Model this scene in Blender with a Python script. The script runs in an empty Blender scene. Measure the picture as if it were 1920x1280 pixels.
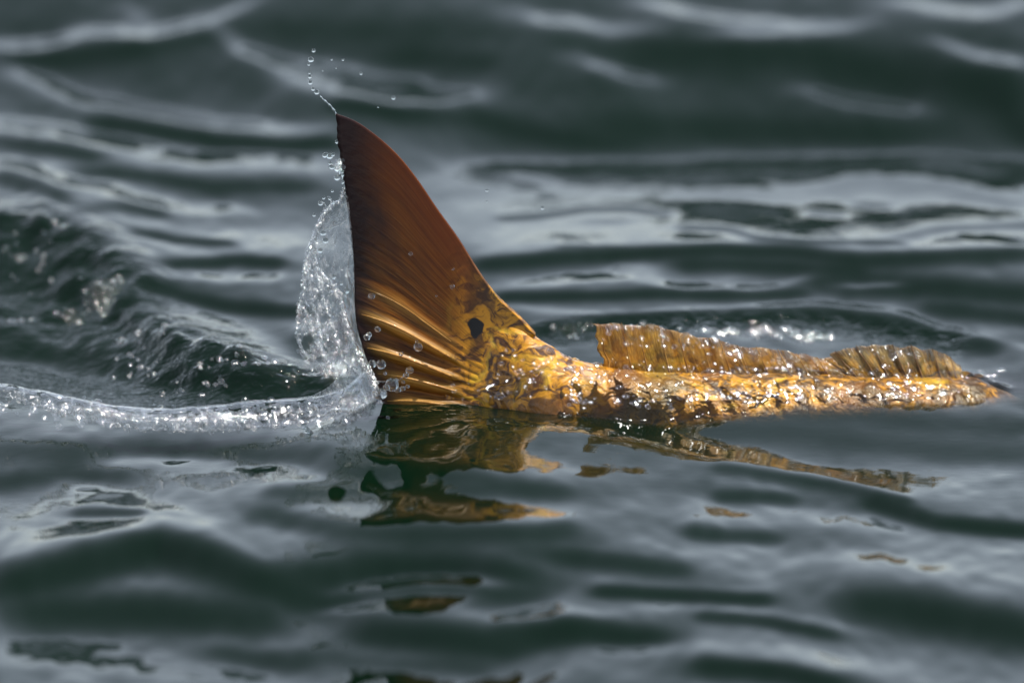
import bpy, bmesh, math, random
import numpy as np
from mathutils import Vector, Matrix, noise as mnoise

random.seed(4)
rng = np.random.default_rng(11)
scene = bpy.context.scene
COL = scene.collection
R = math.radians

# ------------------------------------------------------------------ camera
PHI = R(18.0)              # how far the lens looks down on the water
DIST = 9.0                 # from a boat's bow to the fish, metres
MM = 0.35e-3               # metres per photo pixel at the fish
AIM = Vector((0.0, 0.0, (760 - 640) * MM / math.cos(PHI)))
FWD = Vector((0, math.cos(PHI), -math.sin(PHI)))
UPV = Vector((0, math.sin(PHI), math.cos(PHI)))
CAM = AIM - FWD * DIST
cam_data = bpy.data.cameras.new('camera')
cam = bpy.data.objects.new('camera', cam_data)
COL.objects.link(cam)
cam.location = CAM
cam.rotation_euler = (R(90) - PHI, 0, 0)
cam_data.sensor_width = 36.0
cam_data.lens = 36.0 * DIST / (1920 * MM)
cam_data.clip_start = 0.1
cam_data.clip_end = 20000
cam_data.dof.use_dof = True
cam_data.dof.focus_distance = DIST - 0.012
cam_data.dof.aperture_fstop = 3.8
scene.camera = cam

# ------------------------------------------------------------------ sky and sun
SUN_EL, SUN_AZ = 70.0, 66.0        # azimuth clockwise from +Y (the far side)
world = bpy.data.worlds.new('World')
scene.world = world
world.use_nodes = True
wn, wl = world.node_tree.nodes, world.node_tree.links
sky = wn.new('ShaderNodeTexSky')
sky.sky_type = 'NISHITA'
sky.sun_disc = False
sky.sun_elevation = R(SUN_EL)
sky.sun_rotation = R(SUN_AZ)
sky.air_density = 0.7
sky.dust_density = 0.0
sky.ozone_density = 1.0
hsv = wn.new('ShaderNodeHueSaturation')
hsv.inputs['Saturation'].default_value = 0.45
wl.new(sky.outputs[0], hsv.inputs['Color'])
wl.new(hsv.outputs[0], wn['Background'].inputs['Color'])
wn['Background'].inputs['Strength'].default_value = 0.125

sd = bpy.data.lights.new('sun', 'SUN')
sd.energy = 4.5
sd.angle = R(0.53)
sd.color = (1.0, 0.96, 0.89)
sun = bpy.data.objects.new('sun', sd)
COL.objects.link(sun)
el, az = R(SUN_EL), R(SUN_AZ)
to_sun = Vector((math.sin(az) * math.cos(el), math.cos(az) * math.cos(el), math.sin(el)))
sun.rotation_euler = to_sun.to_track_quat('Z', 'Y').to_euler()
sun.location = to_sun * 50

vs = scene.view_settings
vs.view_transform = 'Standard'
vs.look = 'None'
vs.gamma = 1.0
vs.use_curve_mapping = False
vs.exposure = 0.72
scene.cycles.use_denoising = True
scene.cycles.sample_clamp_indirect = 6
scene.cycles.max_bounces = 9
scene.cycles.transparent_max_bounces = 14
scene.cycles.transmission_bounces = 8
scene.cycles.caustics_reflective = False
scene.cycles.caustics_refractive = False
scene.cycles.filter_width = 1.5


# ------------------------------------------------------------------ photo pixel -> place
def ray(px, py):
    return (FWD + Vector((1, 0, 0)) * ((px - 960) * MM / DIST) + UPV * ((640 - py) * MM / DIST))


def on_plane(px, py, Y=0.0):
    """point where the line of sight meets the upright plane at depth Y"""
    d = ray(px, py)
    return CAM + d * ((Y - CAM.y) / d.y)


def on_water(px, py, z=0.0):
    d = ray(px, py)
    return CAM + d * ((z - CAM.z) / d.z)


def to_pixel(x, y, z=0.0):
    dx, dy, dz = x - CAM.x, y - CAM.y, z - CAM.z
    f = dy * FWD.y + dz * FWD.z
    u = dy * UPV.y + dz * UPV.z
    return 960 + dx / f * DIST / MM, 640 - u / f * DIST / MM


# ------------------------------------------------------------------ object helpers
def mesh_obj(name, verts, faces, mat=None, parent=None, smooth=True, origin=(0, 0, 0)):
    me = bpy.data.meshes.new(name)
    o3 = Vector(origin)
    me.from_pydata([tuple(Vector(v) - o3) for v in verts], [], faces)
    if smooth:
        me.polygons.foreach_set('use_smooth', [True] * len(me.polygons))
    me.update()
    ob = bpy.data.objects.new(name, me)
    ob['at'] = tuple(o3)
    ob.location = o3 if parent is None else o3 - Vector(parent['at'])
    if parent is not None:
        ob.parent = parent
    if mat:
        me.materials.append(mat)
    COL.objects.link(ob)
    return ob


def tag(o, label=None, cat=None, group=None, kind=None):
    if label: o['label'] = label
    if cat: o['category'] = cat
    if group: o['group'] = group
    if kind: o['kind'] = kind
    return o


def empty(name, loc):
    o = bpy.data.objects.new(name, None)
    o.location = loc
    o.empty_display_size = 0.02
    o['at'] = tuple(loc)
    COL.objects.link(o)
    return o


def interp(xs, ys, x):
    """smooth (monotone-ish cubic) interpolation"""
    xs = np.asarray(xs, float); ys = np.asarray(ys, float)
    d = np.diff(ys) / np.diff(xs)
    m = np.zeros_like(ys)
    m[1:-1] = np.where(d[:-1] * d[1:] > 0, 2 * d[:-1] * d[1:] / (d[:-1] + d[1:] + 1e-30), 0)
    m[0], m[-1] = d[0], d[-1]
    x = np.clip(np.asarray(x, float), xs[0], xs[-1])
    i = np.clip(np.searchsorted(xs, x) - 1, 0, len(xs) - 2)
    h = xs[i + 1] - xs[i]
    t = (x - xs[i]) / h
    return ((2 * t**3 - 3 * t**2 + 1) * ys[i] + (t**3 - 2 * t**2 + t) * h * m[i]
            + (-2 * t**3 + 3 * t**2) * ys[i + 1] + (t**3 - t**2) * h * m[i + 1])


def along(pts, n):
    """n points evenly along a smoothed polyline"""
    p = np.asarray(pts, float)
    L = np.r_[0, np.cumsum(np.linalg.norm(np.diff(p, axis=0), axis=1))]
    t = np.linspace(0, L[-1], n)
    return np.stack([interp(L, p[:, k], t) for k in range(p.shape[1])], 1)


def grid_faces(nu, nv, off=0, close_v=False):
    fs = []
    for i in range(nu - 1):
        for j in range(nv if close_v else nv - 1):
            j2 = (j + 1) % nv
            fs.append((off + i * nv + j, off + (i + 1) * nv + j, off + (i + 1) * nv + j2, off + i * nv + j2))
    return fs


def tube_data(pts, radii, n=8, off=0):
    V, F = [], []
    P = [Vector(p) for p in pts]
    for i, p in enumerate(P):
        t = (P[min(i + 1, len(P) - 1)] - P[max(i - 1, 0)]).normalized()
        a = t.cross(Vector((0.13, 1, 0.21))).normalized()
        b = t.cross(a)
        for k in range(n):
            ang = 2 * math.pi * k / n
            V.append(p + (a * math.cos(ang) + b * math.sin(ang)) * radii[i])
    F += [tuple(off + q for q in f) for f in grid_faces(len(P), n, 0, True)]
    F.append(tuple(off + k for k in range(n))[::-1])
    F.append(tuple(off + (len(P) - 1) * n + k for k in range(n)))
    return V, F


# ------------------------------------------------------------------ node helper
class Nodes:
    def __init__(self, name):
        self.m = bpy.data.materials.new(name)
        self.m.use_nodes = True
        self.t = self.m.node_tree
        self.t.nodes.clear()
        self.out = self.n('ShaderNodeOutputMaterial')

    def n(self, kind, **kw):
        nd = self.t.nodes.new(kind)
        for k, v in kw.items():
            if k.startswith('i_'):
                nd.inputs[k[2:].replace('_', ' ')].default_value = v
            else:
                setattr(nd, k, v)
        return nd

    def l(self, a, b):
        self.t.links.new(a, b)

    def mix(self, fac, a, b):
        nd = self.n('ShaderNodeMix', data_type='RGBA')
        for s, v in ((0, fac), (6, a), (7, b)):
            if hasattr(v, 'links') or hasattr(v, 'is_linked'):
                self.l(v, nd.inputs[s])
            else:
                nd.inputs[s].default_value = v if s == 0 else (*v, 1)
        return nd.outputs[2]

    def ramp(self, fac, lo, hi, a=0.0, b=1.0):
        nd = self.n('ShaderNodeMapRange', clamp=True)
        nd.interpolation_type = 'SMOOTHSTEP'
        self.l(fac, nd.inputs[0])
        for k, v in zip((1, 2, 3, 4), (lo, hi, a, b)):
            nd.inputs[k].default_value = v
        return nd.outputs[0]

    def math(self, op, a, b=None):
        nd = self.n('ShaderNodeMath', operation=op)
        for s, v in ((0, a), (1, b)):
            if v is None: continue
            if hasattr(v, 'is_linked'): self.l(v, nd.inputs[s])
            else: nd.inputs[s].default_value = v
        return nd.outputs[0]

    def noise(self, vec, scale, detail=3, rough=0.5, dist=0.0):
        nd = self.n('ShaderNodeTexNoise')
        nd.inputs['Scale'].default_value = scale
        nd.inputs['Detail'].default_value = detail
        nd.inputs['Roughness'].default_value = rough
        nd.inputs['Distortion'].default_value = dist
        if vec is not None: self.l(vec, nd.inputs['Vector'])
        return nd.outputs[0]

    def mapping(self, vec, scale=(1, 1, 1), rot=(0, 0, 0)):
        nd = self.n('ShaderNodeMapping')
        nd.inputs['Scale'].default_value = scale
        nd.inputs['Rotation'].default_value = rot
        self.l(vec, nd.inputs['Vector'])
        return nd.outputs[0]

    def film_fresnel(self, ior, normal=None):
        bf = self.n('ShaderNodeNewGeometry').outputs['Backfacing']
        mr = self.n('ShaderNodeMapRange'); self.l(bf, mr.inputs[0])
        mr.inputs[3].default_value = ior; mr.inputs[4].default_value = 1.0 / ior
        fr = self.n('ShaderNodeFresnel'); self.l(mr.outputs[0], fr.inputs['IOR'])
        if normal is not None: self.l(normal, fr.inputs['Normal'])
        return fr

    def bump(self, h, dist, strength=1.0, normal=None):
        nd = self.n('ShaderNodeBump')
        nd.inputs['Distance'].default_value = dist
        if hasattr(strength, 'is_linked'): self.l(strength, nd.inputs['Strength'])
        else: nd.inputs['Strength'].default_value = strength
        self.l(h, nd.inputs['Height'])
        if normal is not None: self.l(normal, nd.inputs['Normal'])
        return nd.outputs[0]


# ------------------------------------------------------------------ materials
def mat_sea():
    N = Nodes('sea_water')
    geo = N.n('ShaderNodeNewGeometry')
    att = N.n('ShaderNodeAttribute', attribute_name='ripple')
    p = geo.outputs['Position']
    big = N.noise(p, 2.0, 2)
    base = N.mix(N.ramp(big, 0.35, 0.65), (0.0005, 0.0056, 0.0021), (0.0009, 0.0068, 0.0028))
    f1 = N.noise(N.mapping(p, (0.75, 1.0, 1.0)), 95, 2, 0.45, 0.6)
    f2 = N.noise(p, 260, 1, 0.4, 0.3)
    b1 = N.bump(f1, 0.0045, att.outputs['Fac'])
    b2 = N.bump(f2, 0.0012, att.outputs['Fac'], b1)
    fine = N.noise(N.mapping(p, (0.35, 1.0, 1.0)), 120, 2)
    b3 = N.bump(fine, 0.00010, 0.6, b2)
    df = N.n('ShaderNodeBsdfDiffuse'); N.l(base, df.inputs['Color'])
    tp = N.n('ShaderNodeBsdfTransparent'); tp.inputs['Color'].default_value = (0.93, 0.95, 0.88, 1)
    gs = N.n('ShaderNodeBsdfGlossy'); gs.inputs['Roughness'].default_value = 0.035; gs.inputs['Color'].default_value = (1, 1, 1, 1)
    N.l(b3, gs.inputs['Normal'])
    fr = N.n('ShaderNodeFresnel'); fr.inputs['IOR'].default_value = 1.333; N.l(b3, fr.inputs['Normal'])
    cl = N.n('ShaderNodeAttribute', attribute_name='clear')
    inner = N.n('ShaderNodeMixShader')
    N.l(cl.outputs['Fac'], inner.inputs[0]); N.l(df.outputs[0], inner.inputs[1]); N.l(tp.outputs[0], inner.inputs[2])
    mx = N.n('ShaderNodeMixShader')
    N.l(fr.outputs[0], mx.inputs[0]); N.l(inner.outputs[0], mx.inputs[1]); N.l(gs.outputs[0], mx.inputs[2])
    N.l(mx.outputs[0], N.out.inputs[0])
    return N.m


def mat_splash(name, milk=0.12, scale=240, amp=0.0016, rough=0.03, lower=False, thin=0.6):
    """clear flung water: refracting, with streaks of entrained air; lower: broken up toward its lower edge"""
    N = Nodes(name)
    geo = N.n('ShaderNodeNewGeometry')
    p = geo.outputs['Position']
    st = N.mapping(p, (1.0, 1.0, 0.45), (0, R(20), 0))
    f1 = N.noise(st, scale, 2, 0.5, 0.7)
    k = 1.0
    if lower:
        sp = N.n('ShaderNodeSeparateXYZ'); N.l(N.n('ShaderNodeUVMap', uv_map='UVMap').outputs[0], sp.inputs[0])
        k = N.ramp(sp.outputs[1], 0.25, 0.8, 0.12, 1.0)
    b = N.bump(f1, amp, k)
    gl = N.n('ShaderNodeBsdfGlass')
    gl.inputs['IOR'].default_value = 1.333
    gl.inputs['Roughness'].default_value = rough
    gl.inputs['Color'].default_value = (0.96, 0.985, 0.985, 1)
    N.l(b, gl.inputs['Normal'])
    gs = N.n('ShaderNodeBsdfGlossy')
    gs.inputs['Roughness'].default_value = 0.07
    gs.inputs['Color'].default_value = (1, 1, 1, 1)
    N.l(b, gs.inputs['Normal'])
    tp = N.n('ShaderNodeBsdfTransparent')
    fr = N.film_fresnel(1.36, b)
    # half of the see-through goes straight: a film this thin hardly bends the view
    th = N.n('ShaderNodeMixShader'); th.inputs[0].default_value = thin
    N.l(gl.outputs[0], th.inputs[1]); N.l(tp.outputs[0], th.inputs[2])
    mx = N.n('ShaderNodeMixShader')
    N.l(fr.outputs[0], mx.inputs[0]); N.l(th.outputs[0], mx.inputs[1]); N.l(gs.outputs[0], mx.inputs[2])
    df = N.n('ShaderNodeBsdfDiffuse'); df.inputs['Color'].default_value = (0.85, 0.86, 0.88, 1)
    tr = N.n('ShaderNodeBsdfTranslucent'); tr.inputs['Color'].default_value = (0.85, 0.86, 0.88, 1)
    N.l(b, df.inputs['Normal'])
    ad = N.n('ShaderNodeMixShader'); ad.inputs[0].default_value = 0.5
    N.l(df.outputs[0], ad.inputs[1]); N.l(tr.outputs[0], ad.inputs[2])
    air = N.ramp(N.noise(st, 210, 3, 0.65, 1.0), 0.53, 0.62, milk * 0.06, min(1.0, milk * 6.0))  # white share: entrained air, and on the rims painted sun glints
    if lower:
        air = N.math('MULTIPLY', air, k)
    m2 = N.n('ShaderNodeMixShader')
    N.l(air, m2.inputs[0]); N.l(mx.outputs[0], m2.inputs[1]); N.l(ad.outputs[0], m2.inputs[2])
    N.l(m2.outputs[0], N.out.inputs[0])
    return N.m


def fin_shader(N, col, bump, transl=0.55, coat_bump=None, rough=0.32):
    bs = N.n('ShaderNodeBsdfPrincipled')
    N.l(col, bs.inputs['Base Color'])
    bs.inputs['Roughness'].default_value = rough
    bs.inputs['IOR'].default_value = 1.36
    bs.inputs['Coat Weight'].default_value = 0.3
    bs.inputs['Coat Roughness'].default_value = 0.06
    bs.inputs['Coat IOR'].default_value = 1.333
    N.l(bump, bs.inputs['Normal'])
    N.l(coat_bump or bump, bs.inputs['Coat Normal'])
    tr = N.n('ShaderNodeBsdfTranslucent')
    N.l(col, tr.inputs['Color'])
    N.l(bump, tr.inputs['Normal'])
    mx = N.n('ShaderNodeMixShader')
    if hasattr(transl, 'is_linked'): N.l(transl, mx.inputs[0])
    else: mx.inputs[0].default_value = transl
    N.l(bs.outputs[0], mx.inputs[1]); N.l(tr.outputs[0], mx.inputs[2])
    N.l(mx.outputs[0], N.out.inputs[0])
    return bs


def mat_caudal():
    N = Nodes('tail_fin_skin')
    uv = N.n('ShaderNodeUVMap', uv_map='UVMap').outputs[0]
    sep = N.n('ShaderNodeSeparateXYZ'); N.l(uv, sep.inputs[0])
    u, v = sep.outputs[0], sep.outputs[1]          # u across the rays, v root to trailing edge
    fib = N.noise(N.mapping(uv, (70, 2.2, 1)), 1.0, 4, 0.6, 0.15)
    fib2 = N.noise(N.mapping(uv, (190, 5, 1)), 1.0, 2, 0.6)
    blot = N.noise(N.mapping(uv, (7, 4, 1)), 1.0, 3, 0.55, 0.4)
    c = N.mix(N.ramp(fib, 0.3, 0.72), (0.06, 0.015, 0.002), (0.36, 0.112, 0.007))
    c = N.mix(N.ramp(fib2, 0.35, 0.8, 0.0, 0.45), c, (0.62, 0.30, 0.05))
    c = N.mix(N.ramp(u, 0.16, 0.42, 0.6, 0.0), c, (0.15, 0.035, 0.002))
    c = N.mix(N.ramp(blot, 0.52, 0.75, 0.0, 0.55), c, (0.075, 0.026, 0.012))
    # redder toward the front edge, dusky violet margin along the trailing edge
    c = N.mix(N.ramp(u, 0.0, 0.2, 0.62, 0.0), c, (0.20, 0.042, 0.006))
    edge = N.math('ADD', v, N.math('MULTIPLY', N.math('SUBTRACT', blot, 0.5), 0.22))
    c = N.mix(N.ramp(edge, 0.74, 0.97, 0.0, 0.9), c, (0.022, 0.012, 0.017))
    geo0 = N.n('ShaderNodeNewGeometry').outputs['Position']
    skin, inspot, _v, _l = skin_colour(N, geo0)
    st = N.n('ShaderNodeAttribute', attribute_name='stripe').outputs['Fac']
    sm = N.math('MULTIPLY', st, N.ramp(fib2, 0.2, 0.6, 0.45, 1.0))
    c = N.mix(sm, c, (0.86, 0.50, 0.11))
    root = N.ramp(N.math('ADD', v, N.math('MULTIPLY', N.math('SUBTRACT', _v, 0.5), 0.25)), 0.18, 0.48, 1.0, 0.0)
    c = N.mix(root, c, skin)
    c = N.mix(inspot, c, (0.003, 0.0025, 0.002))
    b = N.bump(fib, 0.0012, N.ramp(u, 0.15, 0.45, 0.12, 0.5))
    geo = N.n('ShaderNodeNewGeometry').outputs['Position']
    cb = N.bump(N.noise(geo, 150, 2), 0.0012, 0.6)
    fin_shader(N, c, b, N.ramp(v, 0.15, 0.45, 0.0, 0.5), cb, 0.4)
    return N.m


def mat_ray(name, a, b_):
    N = Nodes(name)
    geo = N.n('ShaderNodeNewGeometry').outputs['Position']
    n1 = N.noise(geo, 160, 3, 0.6)
    c = N.mix(N.ramp(n1, 0.3, 0.7), a, b_)
    fin_shader(N, c, N.bump(n1, 0.0008, 0.6), 0.35, None, 0.35)
    return N.m


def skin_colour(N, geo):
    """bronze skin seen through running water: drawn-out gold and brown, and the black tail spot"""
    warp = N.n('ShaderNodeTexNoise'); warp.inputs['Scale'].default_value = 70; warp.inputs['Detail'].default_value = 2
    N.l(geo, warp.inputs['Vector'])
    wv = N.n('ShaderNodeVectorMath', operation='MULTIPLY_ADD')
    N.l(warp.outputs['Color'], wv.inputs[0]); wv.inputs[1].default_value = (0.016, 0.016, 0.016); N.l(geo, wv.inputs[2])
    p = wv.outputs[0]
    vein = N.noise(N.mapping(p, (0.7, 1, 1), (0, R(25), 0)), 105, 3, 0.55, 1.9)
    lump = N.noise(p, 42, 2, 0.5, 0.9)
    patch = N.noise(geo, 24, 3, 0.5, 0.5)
    c = N.mix(N.ramp(vein, 0.36, 0.60), (0.065, 0.022, 0.002), (0.54, 0.235, 0.006))  # gold filaments painted in for caustic light on the skin
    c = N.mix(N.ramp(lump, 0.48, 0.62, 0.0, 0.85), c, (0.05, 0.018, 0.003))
    c = N.mix(N.ramp(lump, 0.44, 0.28, 0.0, 0.6), c, (0.74, 0.45, 0.024))  # bright gold highlights put into the skin colour
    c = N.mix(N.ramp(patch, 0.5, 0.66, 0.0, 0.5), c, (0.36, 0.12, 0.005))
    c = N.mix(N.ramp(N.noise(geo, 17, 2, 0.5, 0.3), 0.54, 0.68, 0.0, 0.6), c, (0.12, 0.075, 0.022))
    spot = on_plane(893, 627, fish_y(893))
    sub = N.n('ShaderNodeVectorMath', operation='SUBTRACT'); N.l(p, sub.inputs[0])
    sub.inputs[1].default_value = (spot.x + 0.008, 0.0, spot.z + 0.008)
    sc = N.n('ShaderNodeVectorMath', operation='MULTIPLY'); N.l(sub.outputs[0], sc.inputs[0]); sc.inputs[1].default_value = (1.1, 0.0, 1.0)
    ln = N.n('ShaderNodeVectorMath', operation='LENGTH'); N.l(sc.outputs[0], ln.inputs[0])
    inspot = N.ramp(ln.outputs['Value'], 0.0054, 0.0064, 1.0, 0.0)
    return c, inspot, vein, lump


def mat_body():
    N = Nodes('bronze_fish_skin')
    geo = N.n('ShaderNodeNewGeometry').outputs['Position']
    sep = N.n('ShaderNodeSeparateXYZ'); N.l(geo, sep.inputs[0])
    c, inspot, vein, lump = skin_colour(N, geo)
    wav = N.n('ShaderNodeTexWave', wave_type='BANDS', bands_direction='X')
    wav.inputs['Scale'].default_value = 24; wav.inputs['Distortion'].default_value = 3.5; wav.inputs['Detail'].default_value = 1
    N.l(N.mapping(geo, (1, 1, 1), (0, R(28), 0)), wav.inputs['Vector'])
    bar = N.math('MULTIPLY', N.ramp(sep.outputs[0], 0.255, 0.31), N.ramp(wav.outputs[1], 0.35, 0.8))
    c = N.mix(N.math('MULTIPLY', bar, 0.8), c, (0.05, 0.02, 0.005))
    c = N.mix(N.ramp(sep.outputs[2], -0.05, -0.14), c, (0.62, 0.56, 0.48))      # pale belly
    c = N.mix(inspot, c, (0.003, 0.0025, 0.002))
    b = N.bump(lump, 0.004, N.ramp(sep.outputs[0], 0.03, 0.08, 0.6, 1.0))
    b = N.bump(N.noise(geo, 130, 2, 0.5, 1.2), 0.0014, N.ramp(sep.outputs[0], 0.02, 0.08, 0.0, 0.8), b)
    b = N.bump(vein, 0.0007, 0.6, b)
    wet = N.bump(N.noise(geo, 75, 2, 0.45, 0.9), 0.008, 0.8)
    bs = N.n('ShaderNodeBsdfPrincipled')
    N.l(c, bs.inputs['Base Color'])
    bs.inputs['Metallic'].default_value = 0.08
    bs.inputs['Roughness'].default_value = 0.45
    bs.inputs['IOR'].default_value = 1.38
    N.l(N.math('MULTIPLY', N.ramp(sep.outputs[0], 0.03, 0.09, 1.0, 0.25), N.math('SUBTRACT', 1.0, N.math('MULTIPLY', inspot, 0.85))), bs.inputs['Coat Weight'])
    bs.inputs['Coat Roughness'].default_value = 0.045
    bs.inputs['Coat IOR'].default_value = 1.34
    N.l(b, bs.inputs['Normal'])
    N.l(wet, bs.inputs['Coat Normal'])
    N.l(bs.outputs[0], N.out.inputs[0])
    return N.m


def mat_dorsal(name, dark, lite, transl):
    N = Nodes(name)
    uv = N.n('ShaderNodeUVMap', uv_map='UVMap').outputs[0]
    sep = N.n('ShaderNodeSeparateXYZ'); N.l(uv, sep.inputs[0])
    fib = N.noise(N.mapping(uv, (26, 1.4, 1)), 1.0, 3, 0.6, 0.4)
    blot = N.noise(N.mapping(uv, (9, 3, 1)), 1.0, 3, 0.6, 0.6)
    geo0 = N.n('ShaderNodeNewGeometry').outputs['Position']
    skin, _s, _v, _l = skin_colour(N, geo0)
    c = N.mix(N.ramp(fib, 0.32, 0.7), dark, lite)
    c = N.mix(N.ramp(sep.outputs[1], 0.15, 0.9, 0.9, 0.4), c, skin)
    c = N.mix(N.ramp(blot, 0.5, 0.7, 0, 0.6), c, tuple(0.4 * q for q in dark))
    c = N.mix(N.ramp(sep.outputs[1], 0.8, 1.0, 0.0, 0.5), c, (0.22, 0.14, 0.11))
    geo = N.n('ShaderNodeNewGeometry').outputs['Position']
    cb = N.bump(N.noise(geo, 105, 2, 0.5, 0.8), 0.006, 0.9)
    bs = fin_shader(N, c, N.bump(fib, 0.003, 0.8), transl, cb, 0.3)
    bs.inputs['Coat Weight'].default_value = 1.0
    src = N.out.inputs[0].links[0].from_socket
    tp = N.n('ShaderNodeBsdfTransparent')
    hole = N.math('MULTIPLY', N.ramp(sep.outputs[1], 0.35, 1.0, 0.0, 0.75), N.ramp(N.noise(N.mapping(uv, (17, 2.0, 1)), 1.0, 3, 0.6, 0.8), 0.35, 0.7))
    m3 = N.n('ShaderNodeMixShader')
    N.l(hole, m3.inputs[0]); N.l(src, m3.inputs[1]); N.l(tp.outputs[0], m3.inputs[2])
    N.l(m3.outputs[0], N.out.inputs[0])
    return N.m


def mat_eye(name, col, rough):
    N = Nodes(name)
    geo = N.n('ShaderNodeNewGeometry').outputs['Position']
    c = N.mix(N.ramp(N.noise(geo, 400, 2), 0.35, 0.65), col, tuple(0.6 * q for q in col))
    bs = N.n('ShaderNodeBsdfPrincipled'); N.l(c, bs.inputs['Base Color']); bs.inputs['Roughness'].default_value = rough
    N.l(bs.outputs[0], N.out.inputs[0])
    return N.m


# ------------------------------------------------------------------ the water
def fish_y(px):
    """depth of the fish's midline: it swims to the right and slightly away"""
    return (px - 900) * MM * math.tan(R(10))


LEAN = 0.36      # the tail leans away from the lens as the fish rolls


def lean_k(px):
    return max(0.0, min(1.0, (1080 - px) / 200))


def lean(px, py):
    return lean_k(px) * LEAN * max(0.0, on_plane(px, py, 0.0).z) / (1 + LEAN * math.tan(PHI))


ST = [ # px, ridge py, half width mm, depth mm
 (835, 668, 0.2, 50), (860, 640, 0.6, 70), (890, 610, 2.4, 90), (930, 594, 9, 98), (980, 612, 19, 96), (1030, 648, 28, 88), (1080, 676, 30, 86),
 (1130, 690, 35, 88), (1220, 698, 43, 105), (1350, 703, 49, 135), (1480, 704, 54, 165), (1620, 708, 57, 195), (1740, 708, 59, 215), (1820, 712, 60, 225),
 (1880, 734, 58, 232), (1930, 756, 55, 238), (2000, 765, 56, 238), (2120, 790, 55, 230), (2260, 830, 50, 205), (2400, 885, 41, 160), (2520, 945, 27, 105), (2590, 990, 13, 55), (2615, 1010, 3, 16)]
SP = [q[0] for q in ST]


def body_shape(px):
    top = float(interp(SP, [q[1] for q in ST], px)); w = float(interp(SP, [q[2] for q in ST], px)) * 1e-3; d = float(interp(SP, [q[3] for q in ST], px)) * 1e-3
    r = on_plane(px, top, fish_y(px) + lean(px, top))
    return r, w, d


def back_height(X, Y):
    """height of the top of the fish's body over the grid; -1 where there is none"""
    xs = X[0]
    Z = np.full(X.shape, -1.0)
    for k, x in enumerate(xs):
        px = 960 + x / MM
        for _ in range(2):
            px = 960 + x / MM * DIST / (DIST + fish_y(px) * math.cos(PHI))
        if not 940 < px < 2600: continue
        r, w, d = body_shape(px)
        e = 1.0 + 0.3 * max(0, min(1, (1120 - px) / 120))
        q = np.abs(Y[:, k] - r.y) / w
        c = np.sqrt(np.clip(1 - np.clip(q, 0, 1) ** (2 / e), 0, 1))
        Z[:, k] = np.where(q < 1, r.z - d / 2 + d / 2 * c ** e, -1.0)
    return Z


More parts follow.
